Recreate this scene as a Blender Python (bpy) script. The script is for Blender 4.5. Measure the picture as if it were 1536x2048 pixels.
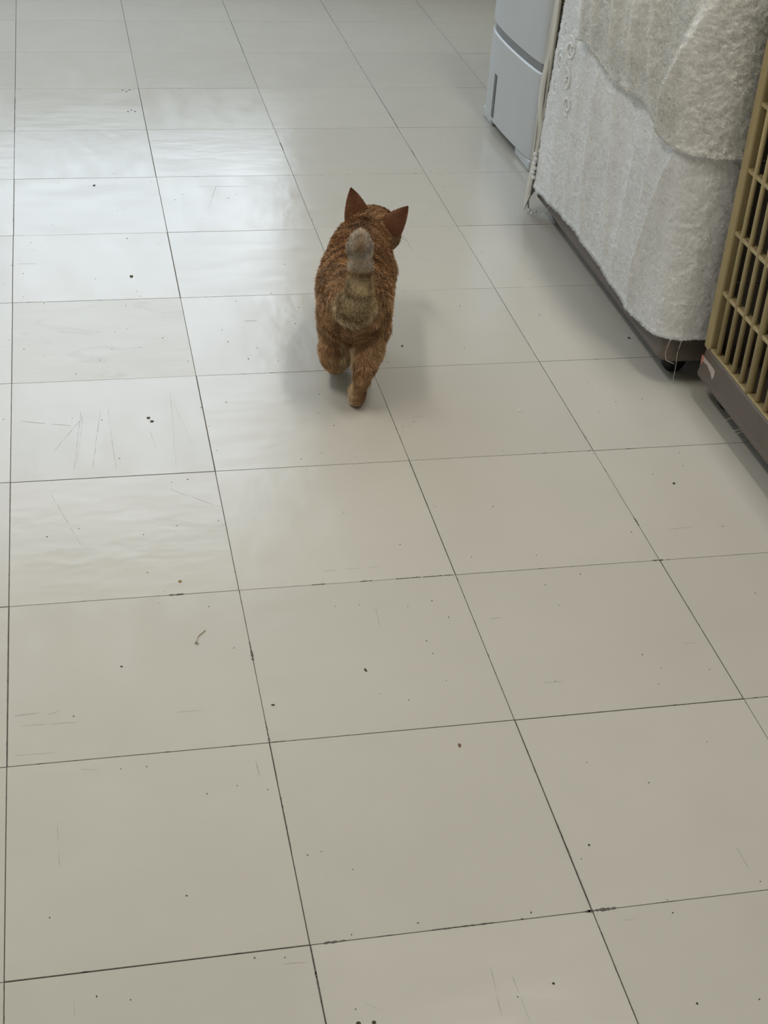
import bpy, bmesh, math, random
import numpy as np
from mathutils import Vector, Matrix

for o in list(bpy.data.objects):
    bpy.data.objects.remove(o, do_unlink=True)
scene = bpy.context.scene
COL = scene.collection
rng = np.random.default_rng(7)
random.seed(7)

# ------------------------------------------------------------------ camera
T = 0.303                                   # floor tile pitch (m)
F_PX, PITCH, YAW, ROLL = 2929.0, 0.586959, 0.242705, 0.0744563
CAM = np.array([0.344754925 * T, -3.22576789 * T, 3.95485753 * T])
_cy, _sy, _cp, _sp = math.cos(YAW), math.sin(YAW), math.cos(PITCH), math.sin(PITCH)
FW = np.array([_sy * _cp, _cy * _cp, -_sp])
R0 = np.array([_cy, -_sy, 0.0])
U0 = np.cross(R0, FW)
RT = math.cos(ROLL) * R0 + math.sin(ROLL) * U0
UP = -math.sin(ROLL) * R0 + math.cos(ROLL) * U0
cam_data = bpy.data.cameras.new('camera')
cam = bpy.data.objects.new('camera', cam_data)
COL.objects.link(cam)
m = Matrix.Identity(4)
for i in range(3):
    m[i][0], m[i][1], m[i][2], m[i][3] = RT[i], UP[i], -FW[i], CAM[i]
cam.matrix_world = m
cam_data.sensor_fit = 'VERTICAL'
cam_data.sensor_height = 36.0
cam_data.lens = 36.0 * F_PX / 2048.0
cam_data.clip_start = 0.05
scene.camera = cam

# ------------------------------------------------------------------ colour management, sky, lights
vs = scene.view_settings
vs.view_transform = 'Standard'
try:
    vs.look = 'None'
except Exception:
    pass
vs.gamma = 1.0
vs.use_curve_mapping = False
vs.exposure = 0.06
cyc = scene.cycles
cyc.max_bounces = 4
cyc.diffuse_bounces = 3
cyc.glossy_bounces = 2
cyc.transmission_bounces = 2
cyc.transparent_max_bounces = 4
cyc.caustics_reflective = False
cyc.caustics_refractive = False

SKY_STRENGTH = 4.5
world = bpy.data.worlds.new('overcast_sky')
scene.world = world
world.use_nodes = True
wn = world.node_tree
wn.nodes.clear()
wo = wn.nodes.new('ShaderNodeOutputWorld')
wb = wn.nodes.new('ShaderNodeBackground')
wt = wn.nodes.new('ShaderNodeTexCoord')
ws = wn.nodes.new('ShaderNodeSeparateXYZ')
wr = wn.nodes.new('ShaderNodeValToRGB')
wr.color_ramp.elements[0].position = 0.46
wr.color_ramp.elements[0].color = (0.42, 0.43, 0.42, 1)
wr.color_ramp.elements[1].position = 0.52
wr.color_ramp.elements[1].color = (0.78, 0.87, 1.0, 1)
wm = wn.nodes.new('ShaderNodeMath')
wm.operation = 'MULTIPLY_ADD'
wm.inputs[1].default_value = 0.5
wm.inputs[2].default_value = 0.5
wn.links.new(wt.outputs['Generated'], ws.inputs[0])
wn.links.new(ws.outputs['Z'], wm.inputs[0])
wn.links.new(wm.outputs[0], wr.inputs[0])
wn.links.new(wr.outputs[0], wb.inputs['Color'])
wb.inputs['Strength'].default_value = SKY_STRENGTH
wn.links.new(wb.outputs[0], wo.inputs[0])

# room extents
XL, XR, YB, YF, ZC = -5 * T, 6 * T, -8 * T, 13 * T, 2.5
WIN_FRONT = (-1.25, 0.92, 0.55, 2.32)       # x0, x1, z0, z1 in wall_front
WIN_LEFT = []   # y0, y1, z0, z1 in wall_left


def portal(name, loc, rot, sx, sy):
    l = bpy.data.lights.new(name, 'AREA')
    l.shape = 'RECTANGLE'
    l.size, l.size_y = sx, sy
    l.cycles.is_portal = True
    o = bpy.data.objects.new(name, l)
    o.location, o.rotation_euler = loc, rot
    COL.objects.link(o)


x0, x1, z0, z1 = WIN_FRONT
portal('daylight_portal', ((x0 + x1) / 2, YF + 0.10, (z0 + z1) / 2), (-math.pi / 2, 0, 0), x1 - x0, z1 - z0)
for (y0, y1, z0, z1) in WIN_LEFT:
    portal('daylight_portal', (XL - 0.10, (y0 + y1) / 2, (z0 + z1) / 2), (0, -math.pi / 2, 0), z1 - z0, y1 - y0)
LAMP_POWER = 16.0                            # each ceiling lamp panel (built further down)


# ------------------------------------------------------------------ material helpers
def mat(name):
    mt = bpy.data.materials.new(name)
    mt.use_nodes = True
    nt = mt.node_tree
    b = nt.nodes['Principled BSDF']
    return mt, nt, b


def N(nt, t, **kw):
    n = nt.nodes.new(t)
    for k, v in kw.items():
        setattr(n, k, v)
    return n


def noise(nt, vec, scale, detail=3, rough=0.55, dist=0.0):
    n = N(nt, 'ShaderNodeTexNoise')
    n.inputs['Scale'].default_value = scale
    n.inputs['Detail'].default_value = detail
    n.inputs['Roughness'].default_value = rough
    n.inputs['Distortion'].default_value = dist
    nt.links.new(vec, n.inputs['Vector'])
    return n.outputs['Fac']


def ramp(nt, fac, stops):
    r = N(nt, 'ShaderNodeValToRGB')
    e = r.color_ramp.elements
    while len(e) < len(stops):
        e.new(0.5)
    for i, (p, c) in enumerate(stops):
        e[i].position = p
        e[i].color = c if len(c) == 4 else (*c, 1)
    nt.links.new(fac, r.inputs[0])
    return r.outputs[0]


def g(v):
    return (v, v, v, 1)


def mixc(nt, fac, a, b, mode='MIX'):
    n = N(nt, 'ShaderNodeMix', data_type='RGBA', blend_type=mode)
    for sock, v in ((n.inputs[0], fac), (n.inputs[6], a), (n.inputs[7], b)):
        if hasattr(v, 'is_linked') or hasattr(v, 'links'):
            nt.links.new(v, sock)
        else:
            sock.default_value = v
    return n.outputs[2]


def mapping(nt, vec, scale=(1, 1, 1), loc=(0, 0, 0), rot=(0, 0, 0)):
    n = N(nt, 'ShaderNodeMapping')
    n.inputs['Scale'].default_value = scale
    n.inputs['Rotation'].default_value = rot
    if hasattr(loc, 'links'):
        nt.links.new(loc, n.inputs['Location'])
    else:
        n.inputs['Location'].default_value = loc
    nt.links.new(vec, n.inputs['Vector'])
    return n.outputs[0]


def bump(nt, b, h, strength=0.3, dist=0.002):
    n = N(nt, 'ShaderNodeBump')
    n.inputs['Strength'].default_value = strength
    n.inputs['Distance'].default_value = dist
    nt.links.new(h, n.inputs['Height'])
    nt.links.new(n.outputs[0], b.inputs['Normal'])


def plain(name, col, rough=0.5, var=0.06, nscale=30, bmp=0.0, bscale=200, spec=0.5):
    """plain plastic / painted material with a little procedural variation"""
    mt, nt, b = mat(name)
    tc = N(nt, 'ShaderNodeTexCoord')
    f = noise(nt, tc.outputs['Object'], nscale, 2)
    lo = tuple(c * (1 - var) for c in col)
    hi = tuple(min(1, c * (1 + var)) for c in col)
    nt.links.new(ramp(nt, f, [(0.3, lo), (0.7, hi)]), b.inputs['Base Color'])
    b.inputs['Roughness'].default_value = rough
    b.inputs['Specular IOR Level'].default_value = spec
    if bmp:
        bump(nt, b, noise(nt, tc.outputs['Object'], bscale, 3), bmp, 0.001)
    return mt


# ------------------------------------------------------------------ mesh helpers
def finish(name, me, material, parent=None, smooth=False, loc=None):
    o = bpy.data.objects.new(name, me)
    COL.objects.link(o)
    if material is not None:
        me.materials.append(material)
    if smooth:
        me.polygons.foreach_set('use_smooth', np.ones(len(me.polygons), bool))
    if parent is not None:
        o.parent = parent
    if loc is not None:
        o.location = loc
    return o


def np_mesh(name, verts, faces):
    """faces: (n,3) or (n,4) int array"""
    verts = np.asarray(verts, np.float32)
    faces = np.asarray(faces, np.int32)
    me = bpy.data.meshes.new(name)
    nf, k = faces.shape
    me.vertices.add(len(verts))
    me.vertices.foreach_set('co', verts.ravel())
    me.loops.add(nf * k)
    me.loops.foreach_set('vertex_index', faces.ravel())
    me.polygons.add(nf)
    me.polygons.foreach_set('loop_start', np.arange(0, nf * k, k, dtype=np.int32))
    me.polygons.foreach_set('loop_total', np.full(nf, k, np.int32))
    me.update(calc_edges=True)
    me.validate()
    return me


def bm_mesh(name, bm):
    bmesh.ops.recalc_face_normals(bm, faces=bm.faces)
    me = bpy.data.meshes.new(name)
    bm.to_mesh(me)
    bm.free()
    return me


def add_box(bm, lo, hi, bev=0.0, seg=2):
    r = bmesh.ops.create_cube(bm, size=1)
    vs_ = r['verts']
    lo, hi = Vector(lo), Vector(hi)
    for v in vs_:
        v.co = Vector([lo[i] + (v.co[i] + 0.5) * (hi[i] - lo[i]) for i in range(3)])
    if bev:
        es = list({e for v in vs_ for e in v.link_edges})
        bmesh.ops.bevel(bm, geom=es, offset=bev, segments=seg, profile=0.5, affect='EDGES')


def box(name, lo, hi, material, parent=None, bev=0.0, seg=2):
    bm = bmesh.new()
    add_box(bm, lo, hi, bev, seg)
    return finish(name, bm_mesh(name, bm), material, parent)


def tube_mesh(name, pts, rad, n=8):
    pts = np.asarray(pts, float)
    rad = np.broadcast_to(np.asarray(rad, float), (len(pts),))
    tang = np.gradient(pts, axis=0)
    tang /= np.linalg.norm(tang, axis=1)[:, None] + 1e-12
    ref = np.array([0.13, 0.21, 0.97])
    V = []
    for p, t, r in zip(pts, tang, rad):
        a = np.cross(t, ref)
        if np.linalg.norm(a) < 0.1:
            a = np.cross(t, [1, 0, 0])
        a /= np.linalg.norm(a)
        b = np.cross(t, a)
        for k in range(n):
            an = 2 * math.pi * k / n
            V.append(p + r * (math.cos(an) * a + math.sin(an) * b))
    V.append(pts[0]); V.append(pts[-1])
    Fs = []
    L = len(pts)
    for i in range(L - 1):
        for k in range(n):
            k2 = (k + 1) % n
            Fs.append((i * n + k, i * n + k2, (i + 1) * n + k2, (i + 1) * n + k))
    for k in range(n):
        Fs.append((L * n, (k + 1) % n, k, k)[:3])
        Fs.append((L * n + 1, (L - 1) * n + k, (L - 1) * n + (k + 1) % n))
    me = bpy.data.meshes.new(name)
    me.from_pydata([tuple(v) for v in V], [], Fs)
    me.update()
    return me


def tube(name, pts, rad, material, parent=None, n=8):
    return finish(name, tube_mesh(name, pts, rad, n), material, parent, smooth=True)


def prism(bm, outline, z0, z1):
    """closed prism of an xy outline between z0 and z1"""
    lo = [bm.verts.new((x, y, z0)) for x, y in outline]
    hi = [bm.verts.new((x, y, z1)) for x, y in outline]
    n = len(outline)
    for i in range(n):
        j = (i + 1) % n
        bm.faces.new((lo[i], lo[j], hi[j], hi[i]))
    bm.faces.new(list(reversed(lo)))
    bm.faces.new(hi)


def empty(name, loc=(0, 0, 0)):
    o = bpy.data.objects.new(name, None)
    o.location = loc
    o.empty_display_size = 0.05
    COL.objects.link(o)
    return o


def tag(o, label=None, cat=None, group=None, kind=None):
    for k, v in (('label', label), ('category', cat), ('group', group), ('kind', kind)):
        if v:
            o[k] = v
    return o


def keep_parent(o, parent):
    """parent without moving (the parent is never rotated)"""
    o.parent = parent
    o.matrix_parent_inverse = Matrix.Translation(-Vector(parent.location))
    return o


def fibres(root, nrm, direc, length, width, seg_bend, rnd):
    """thin tapering two-segment blades; returns verts, tri faces. direc = lean direction"""
    n = len(root)
    w = np.cross(direc, nrm)
    w += rnd.normal(0, 0.35, w.shape)
    w /= np.linalg.norm(w, axis=1)[:, None] + 1e-9
    w *= width[:, None] * 0.5
    mid = root + direc * (length * 0.5)[:, None] + nrm * (length * seg_bend)[:, None]
    tip = root + direc * length[:, None]
    base = root - nrm * (0.15 * length)[:, None]
    V = np.empty((n, 5, 3), np.float32)
    V[:, 0], V[:, 1] = base - w, base + w
    V[:, 2], V[:, 3] = mid - w * 0.8, mid + w * 0.8
    V[:, 4] = tip
    i = (np.arange(n) * 5)[:, None]
    Fq = np.concatenate([i + [[0, 1, 3]], i + [[0, 3, 2]], i + [[2, 3, 4]]], 0)
    return V.reshape(-1, 3), Fq


def set_color(me, cols):
    a = me.color_attributes.new('coat', 'FLOAT_COLOR', 'POINT')
    c = np.ones((len(cols), 4), np.float32)
    c[:, :3] = cols
    a.data.foreach_set('color', c.ravel())


# value noise on numpy points
_perm = rng.random((32, 32, 32))


def vnoise(p):
    p = np.asarray(p, float)
    i = np.floor(p).astype(int)
    f = p - i
    f = f * f * (3 - 2 * f)
    out = 0
    for dx in (0, 1):
        for dy in (0, 1):
            for dz in (0, 1):
                w = (f[..., 0] if dx else 1 - f[..., 0]) * (f[..., 1] if dy else 1 - f[..., 1]) * (f[..., 2] if dz else 1 - f[..., 2])
                out = out + w * _perm[(i[..., 0] + dx) % 32, (i[..., 1] + dy) % 32, (i[..., 2] + dz) % 32]
    return out


def floor_pt(u, v, z=0.0):
    """where the camera ray of photo pixel (u,v) meets height z (used to read positions off the photo)"""
    d = FW + RT * (u - 768) / F_PX + UP * (1024 - v) / F_PX
    return CAM + d * (z - CAM[2]) / d[2]


# ================================================================== THE SETTING
def tile_material(name, base, rough, worn):
    mt, nt, b = mat(name)
    tc = N(nt, 'ShaderNodeTexCoord')
    oi = N(nt, 'ShaderNodeObjectInfo')
    P = tc.outputs['Object']
    off = N(nt, 'ShaderNodeVectorMath', operation='SCALE')
    cmb = N(nt, 'ShaderNodeCombineXYZ')
    for k in range(3):
        nt.links.new(oi.outputs['Random'], cmb.inputs[k])
    nt.links.new(cmb.outputs[0], off.inputs[0])
    off.inputs['Scale'].default_value = 37.0
    ol = off.outputs[0]
    p_iso = mapping(nt, P, (1, 1, 1), ol)
    # marbled tile body: faint cloud and faint directional grain
    cl = noise(nt, p_iso, 6, 2)
    d1 = tuple(c * 0.975 for c in base)
    h1 = tuple(min(1, c * 1.015) for c in base)
    c = ramp(nt, cl, [(0.3, d1), (0.7, h1)])
    if worn:
        stn = noise(nt, mapping(nt, P, (1, 2.2, 1), (3.3, 1.2, 0)), 9, 3, 0.5, 1.2)
        c = mixc(nt, ramp(nt, stn, [(0.60, g(0)), (0.68, g(0.28)), (0.80, g(0.10))]), c, (0.36, 0.33, 0.26, 1))
    # dirt caught along the tile's rim, patchy
    sx = N(nt, 'ShaderNodeSeparateXYZ')
    nt.links.new(P, sx.inputs[0])
    ax = N(nt, 'ShaderNodeMath', operation='ABSOLUTE'); nt.links.new(sx.outputs[0], ax.inputs[0])
    ay = N(nt, 'ShaderNodeMath', operation='ABSOLUTE'); nt.links.new(sx.outputs[1], ay.inputs[0])
    mx = N(nt, 'ShaderNodeMath', operation='MAXIMUM')
    nt.links.new(ax.outputs[0], mx.inputs[0]); nt.links.new(ay.outputs[0], mx.inputs[1])
    rn = noise(nt, p_iso, 60, 1)
    ad = N(nt, 'ShaderNodeMath', operation='MULTIPLY_ADD')
    nt.links.new(rn, ad.inputs[0]); ad.inputs[1].default_value = 0.004
    nt.links.new(mx.outputs[0], ad.inputs[2])
    e0 = T / 2 + 0.0018
    rimf = N(nt, 'ShaderNodeMapRange')
    rimf.inputs['From Min'].default_value = e0
    rimf.inputs['From Max'].default_value = e0 + 0.0006
    nt.links.new(ad.outputs[0], rimf.inputs['Value'])
    c = mixc(nt, rimf.outputs[0], c, (0.16, 0.14, 0.12, 1))
    # slight tone shift from tile to tile
    hv = N(nt, 'ShaderNodeHueSaturation')
    mr = N(nt, 'ShaderNodeMapRange')
    mr.inputs['To Min'].default_value = 0.965
    mr.inputs['To Max'].default_value = 1.02
    nt.links.new(oi.outputs['Random'], mr.inputs['Value'])
    nt.links.new(mr.outputs[0], hv.inputs['Value'])
    nt.links.new(c, hv.inputs['Color'])
    nt.links.new(hv.outputs[0], b.inputs['Base Color'])
    # waxed but worn surface: blotchy gloss
    bl = noise(nt, mapping(nt, P, (1.5, 4, 1), ol), 6, 1, 0.5, 0.0)
    lo, hi = rough
    nt.links.new(ramp(nt, bl, [(0.25, g(lo)), (0.75, g(hi))]), b.inputs['Roughness'])
    b.inputs['Specular IOR Level'].default_value = 0.5
    big = noise(nt, mapping(nt, P, (1, 1.9, 1), ol), 14, 2, 0.5, 0.0)
    bump(nt, b, big, 0.17 if not worn else 0.22, 0.004)
    return mt


CREAM = (0.575, 0.555, 0.50)
M_TILE = tile_material('cream_vinyl_tile', CREAM, (0.17, 0.262), False)
M_TILE_WORN = tile_material('dull_vinyl_tile', (0.56, 0.54, 0.48), (0.285, 0.34), True)
M_JOINT = plain('dirty_joint', (0.13, 0.115, 0.10), 0.9, 0.3, 60)
M_WALL = plain('painted_wall', (0.66, 0.65, 0.60), 0.75, 0.03, 4)
M_CEIL = plain('ceiling_board', (0.74, 0.73, 0.69), 0.85, 0.03, 5)
M_BASEB = plain('vinyl_baseboard', (0.20, 0.17, 0.14), 0.6)
M_ALU = plain('window_aluminium', (0.55, 0.56, 0.56), 0.35, 0.04)

GAP = 0.0011
floor = box('floor', (XL - .02, YB - .02, -0.06), (XR + .02, YF + .02, -0.0016), M_JOINT)
tag(floor, kind='structure')


def tile_mesh():
    bm = bmesh.new()
    h = (T - GAP) / 2
    add_box(bm, (-h, -h, -0.0016), (h, h, 0.0), 0.00035, 1)
    return bm_mesh('tile', bm)


TM = tile_mesh(); TM.materials.append(M_TILE)
TMW = tile_mesh(); TMW.materials.append(M_TILE_WORN)
for j in range(-8, 13):
    for i in range(-5, 6):
        o = bpy.data.objects.new('tile', TMW if (i, j) in ((0, 4),) else TM)
        o.location = ((i + .5) * T + random.uniform(-.0003, .0003), (j + .5) * T + random.uniform(-.0003, .0003), random.uniform(-.0002, 0.0))
        o.rotation_euler = (random.uniform(-.0008, .0008), random.uniform(-.0008, .0008), (math.pi / 2) * ((i + j) % 2) + math.pi * random.randint(0, 1))
        o.parent = floor
        COL.objects.link(o)


def wall_with_holes(name, axis, pos, thick, a0, a1, holes):
    """axis 'x': wall in plane x=pos spanning y a0..a1 ; axis 'y': plane y=pos spanning x"""
    bm = bmesh.new()
    hs = sorted(holes)

    def seg(p0, p1, zz0, zz1):
        if p1 - p0 < 1e-4 or zz1 - zz0 < 1e-4:
            return
        t0, t1 = min(pos, pos + thick), max(pos, pos + thick)
        if axis == 'x':
            add_box(bm, (t0, p0, zz0), (t1, p1, zz1))
        else:
            add_box(bm, (p0, t0, zz0), (p1, t1, zz1))
    cur = a0
    for (p0, p1, zz0, zz1) in hs:
        seg(cur, p0, 0, ZC)
        seg(p0, p1, 0, zz0)
        seg(p0, p1, zz1, ZC)
        cur = p1
    seg(cur, a1, 0, ZC)
    return tag(finish(name, bm_mesh(name, bm), M_WALL), kind='structure')


wall_with_holes('wall_left', 'x', XL, -0.12, YB - .12, YF + .12, WIN_LEFT)
wall_with_holes('wall_right', 'x', XR, 0.12, YB - .12, YF + .12, [])
wall_with_holes('wall_front', 'y', YF, 0.12, XL, XR, [WIN_FRONT])
wall_with_holes('wall_back', 'y', YB, -0.12, XL, XR, [])
tag(box('ceiling', (XL - .12, YB - .12, ZC), (XR + .12, YF + .12, ZC + .1), M_CEIL), kind='structure')
tag(box('baseboard_left', (XL, YB, 0), (XL + .008, YF, .06), M_BASEB), kind='structure')
tag(box('baseboard_right', (XR - .008, YB, 0), (XR, YF, .06), M_BASEB), kind='structure')
tag(box('baseboard_front', (XL + .008, YF - .008, 0), (XR - .008, YF, .06), M_BASEB), kind='structure')
tag(box('baseboard_back', (XL + .008, YB, 0), (XR - .008, YB + .008, .06), M_BASEB), kind='structure')

M_PANE, nt_, b_ = mat('window_glass')
nt_.nodes.remove(b_)
tr_ = N(nt_, 'ShaderNodeBsdfTransparent')
gl_ = N(nt_, 'ShaderNodeBsdfGlossy')
gl_.inputs['Roughness'].default_value = 0.02
tr_.inputs[0].default_value = (0.95, 0.97, 0.97, 1)
mx_ = N(nt_, 'ShaderNodeMixShader')
mx_.inputs[0].default_value = 0.05
nt_.links.new(tr_.outputs[0], mx_.inputs[1])
nt_.links.new(gl_.outputs[0], mx_.inputs[2])
nt_.links.new(mx_.outputs[0], nt_.nodes['Material Output'].inputs[0])


def window(n, axis, pos, rect, depth):
    p0, p1, zz0, zz1 = rect
    fw = 0.04

    def bx(name, a, b, c, d, mtl, parent, t0=0.03, t1=0.07, bev=0.003):
        s = math.copysign(1, depth)
        q0, q1 = sorted((pos + s * t0, pos + s * t1))
        if axis == 'x':
            return box(name, (q0, a, c), (q1, b, d), mtl, parent, bev)
        return box(name, (a, q0, c), (b, q1, d), mtl, parent, bev)
    w = empty('window_%d' % n)
    tag(w, kind='structure')
    bx('frame', p0, p1, zz0, zz0 + fw, M_ALU, w)
    bx('frame', p0, p1, zz1 - fw, zz1, M_ALU, w)
    bx('frame', p0, p0 + fw, zz0 + fw, zz1 - fw, M_ALU, w)
    bx('frame', p1 - fw, p1, zz0 + fw, zz1 - fw, M_ALU, w)
    mid = (p0 + p1) / 2
    bx('mullion', mid - fw / 2, mid + fw / 2, zz0 + fw, zz1 - fw, M_ALU, w)
    bx('pane', p0 + fw, mid - fw / 2, zz0 + fw, zz1 - fw, M_PANE, w, .047, .053, 0)
    bx('pane', mid + fw / 2, p1 - fw, zz0 + fw, zz1 - fw, M_PANE, w, .047, .053, 0)


window(1, 'y', YF, WIN_FRONT, 1)


# ceiling lamps (behind and left of the photographer's view): housing + diffuser + the lamp's light
M_LAMPBODY = plain('lamp_housing', (0.75, 0.75, 0.73), 0.4)
M_DIFF, nt_, b_ = mat('lamp_diffuser')
b_.inputs['Base Color'].default_value = (0.8, 0.8, 0.78, 1)
b_.inputs['Emission Color'].default_value = (1.0, 0.93, 0.82, 1)
b_.inputs['Emission Strength'].default_value = 1.5
for (lx, ly, where) in ((-0.40, 0.70, 'over the middle of the room'), (1.15, 0.70, 'over the cages')):
    L = tag(empty('ceiling_lamp', (lx, ly, ZC)), 'long white ceiling lamp with frosted diffuser ' + where, 'lamp', 'ceiling lamps')
    box('housing', (-.12, -.62, -.05), (.12, .62, 0), M_LAMPBODY, L, .006)
    box('diffuser', (-.10, -.60, -.075), (.10, .60, -.05), M_DIFF, L, .01)
    ld = bpy.data.lights.new('lamp_light', 'AREA')
    ld.shape, ld.size, ld.size_y, ld.energy, ld.color = 'RECTANGLE', .2, 1.2, LAMP_POWER, (1.0, 0.945, 0.86)
    lo_ = bpy.data.objects.new('lamp_light', ld)
    COL.objects.link(lo_)
    lo_.parent = L
    lo_.location = (0, 0, -.08)

# ================================================================== PET CAGES
M_TRAY = plain('taupe_plastic', (0.125, 0.103, 0.085), 0.55, 0.06, 14, 0.15, 300)
M_PANEL = plain('taupe_panel', (0.17, 0.155, 0.14), 0.5, 0.08, 9)
M_BEIGE = plain('beige_plastic', (0.43, 0.345, 0.18), 0.42, 0.07, 18, 0.1, 250)
M_BLACK = plain('black_rubber', (0.02, 0.02, 0.022), 0.55, 0.2)


def rrect(x0, y0, x1, y1, r, n=6):
    pts = []
    for (cx, cy, a0) in ((x1 - r, y1 - r, 0), (x0 + r, y1 - r, 90), (x0 + r, y0 + r, 180), (x1 - r, y0 + r, 270)):
        for k in range(n + 1):
            a = math.radians(a0 + 90 * k / n)
            pts.append((cx + r * math.cos(a), cy + r * math.sin(a)))
    return pts


def ring_solid(name, levels, material, parent, open_top=True):
    """stack of rounded-rectangle outlines: outer wall going up, inner wall going down (a tray)"""
    bm = bmesh.new()
    rings = [[bm.verts.new((x, y, z)) for x, y in out] for out, z in levels]
    for a, b in zip(rings, rings[1:]):
        n = len(a)
        for i in range(n):
            j = (i + 1) % n
            bm.faces.new((a[i], a[j], b[j], b[i]))
    bm.faces.new(list(reversed(rings[0])))
    bm.faces.new(rings[-1])
    return finish(name, bm_mesh(name, bm), material, parent)


def cage(x0, x1, y0, y1, label, near_side_open=True):
    zb, zt, zr, ztop = 0.045, 0.098, 0.625, 0.685
    c = tag(empty('pet_cage', ((x0 + x1) / 2, (y0 + y1) / 2, 0)), label, 'pet cage', 'wheeled pet cages along the right')
    P = lambda o: keep_parent(o, c)
    r = 0.022
    lip = 0.003
    levels = [(rrect(x0 + .004, y0 + .004, x1 - .004, y1 - .004, r), zb),
              (rrect(x0 - lip, y0 - lip, x1 + lip, y1 + lip, r + lip), zb + .0025),
              (rrect(x0 - lip, y0 - lip, x1 + lip, y1 + lip, r + lip), zb + .007),
              (rrect(x0 - .001, y0 - .001, x1 + .001, y1 + .001, r), zb + .013),
              (rrect(x0 + .003, y0 + .003, x1 - .003, y1 - .003, r), zt - .002),
              (rrect(x0 + .005, y0 + .005, x1 - .005, y1 - .005, r), zt),
              (rrect(x0 + .012, y0 + .012, x1 - .012, y1 - .012, r - .004), zt),
              (rrect(x0 + .016, y0 + .016, x1 - .016, y1 - .016, r - .006), zb + .012)]
    P(ring_solid('tray', levels, M_TRAY, None))
    # top frame and roof
    lv = [(rrect(x0 + .004, y0 + .004, x1 - .004, y1 - .004, r), zr),
          (rrect(x0 - .002, y0 - .002, x1 + .002, y1 + .002, r), zr + .004),
          (rrect(x0 - .002, y0 - .002, x1 + .002, y1 + .002, r), ztop - .01),
          (rrect(x0 + .006, y0 + .006, x1 - .006, y1 - .006, r), ztop)]
    P(ring_solid('roof', lv, M_TRAY, None))
    # corner posts
    for (px, py) in ((x0, y0), (x0, y1), (x1, y0), (x1, y1)):
        dx = .004 if px == x0 else -.026
        dy = .004 if py == y0 else -.026
        P(box('post', (px + dx, py + dy, zt - .004), (px + dx + .022, py + dy + .022, zr + .004), M_BEIGE, None, .005, 3))
    # front grid: bottom rail, vertical bars, crossbars
    P(box('bottom_rail', (x0 + .006, y0 + .028, zt - .003), (x0 + .020, y1 - .028, zt + .004), M_BEIGE, None, .0015))
    bar = tube_mesh('vertical_bar', [(0, 0, zt), (0, 0, zr + .003)], .0045, 10)
    bar.materials.append(M_BEIGE)
    bar.polygons.foreach_set('use_smooth', np.ones(len(bar.polygons), bool))
    thick = tube_mesh('vertical_bar', [(0, 0, zt), (0, 0, zr + .003)], .0065, 10)
    thick.materials.append(M_BEIGE)
    thick.polygons.foreach_set('use_smooth', np.ones(len(thick.polygons), bool))
    y = y1 - .050
    k = 0
    while y > y0 + .035:
        o = bpy.data.objects.new('vertical_bar', thick if k % 9 == 4 else bar)
        o.location = (x0 + .011, y, 0)
        COL.objects.link(o)
        P(o)
        y -= .0318
        k += 1
    z = zt + .105
    while z < zr - .03:
        P(box('crossbar', (x0 + .008, y0 + .024, z - .0035), (x0 + .020, y1 - .024, z + .0035), M_BEIGE, None, .001))
        z += .1045
    # far side and near side: stacked solid boards; back likewise
    for nm, ya in (('side_panel', y1 - .012), ('side_panel', y0 + .006)):
        zz = [zt - .002, .212, .42, zr + .003]
        for a, b in zip(zz, zz[1:]):
            P(box(nm, (x0 + .028, ya, a + .0015), (x1 - .028, ya + .006, b - .0015), M_PANEL, None, .001))
    for a, b in zip(zz, zz[1:]):
        P(box('back_panel', (x1 - .014, y0 + .028, a + .0015), (x1 - .008, y1 - .028, b - .0015), M_PANEL, None, .001))
    # casters
    for (px, py) in ((x0 + .045, y0 + .055), (x0 + .045, y1 - .055), (x1 - .05, y0 + .055), (x1 - .05, y1 - .055)):
        fk = P(box('caster', (px - .012, py - .014, .030), (px + .012, py + .014, zb + .004), M_BLACK, None, .003))
        bm = bmesh.new()
        bmesh.ops.create_cone(bm, cap_ends=True, segments=24, radius1=.021, radius2=.021, depth=.024,
                              matrix=Matrix.Translation((px, py, .021)) @ Matrix.Rotation(math.pi / 2, 4, 'X'))
        bmesh.ops.bevel(bm, geom=[e for e in bm.edges if e.calc_face_angle(0) > 1], offset=.003, segments=2, affect='EDGES')
        w = finish('wheel', bm_mesh('wheel', bm), M_BLACK, fk, True)
        w.matrix_parent_inverse = Matrix.Identity(4)
    return c


C1 = (1.093, 1.66, 1.108, 1.875)
C2 = (1.140, 1.70, 0.30, 1.074)
cage1 = cage(*C1, 'taupe wheeled pet cage covered by the white plush towels')
cage2 = cage(*C2, 'taupe wheeled pet cage with uncovered beige barred front and small torn sticker')

# torn sticker on the tray of cage 2
M_STICK, nt_, b_ = mat('torn_sticker')
tc_ = N(nt_, 'ShaderNodeTexCoord')
pr = noise(nt_, mapping(nt_, tc_.outputs['Object'], (1, 260, 420)), 1.0, 3, .7)
cc = ramp(nt_, pr, [(0.42, (0.30, 0.25, 0.24)), (0.52, (0.62, 0.55, 0.53))])
sp_ = N(nt_, 'ShaderNodeSeparateXYZ')
nt_.links.new(tc_.outputs['Object'], sp_.inputs[0])
edge = ramp(nt_, sp_.outputs['Y'], [(0.0175, g(0)), (0.0185, g(1))])
cc = mixc(nt_, edge, cc, (0.55, 0.22, 0.20, 1))
nt_.links.new(cc, b_.inputs['Base Color'])
b_.inputs['Roughness'].default_value = 0.5
bm = bmesh.new()
outl = [(.0165, .0075), (.0165, -.0070), (.004, -.0075), (-.006, -.0055), (-.0115, -.0085), (-.0160, -.0070), (-.0195, .001), (-.0175, .0058), (-.010, .0070), (.003, .0072)]
outl = [(y * 1.65, z * 1.45) for y, z in outl]
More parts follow.
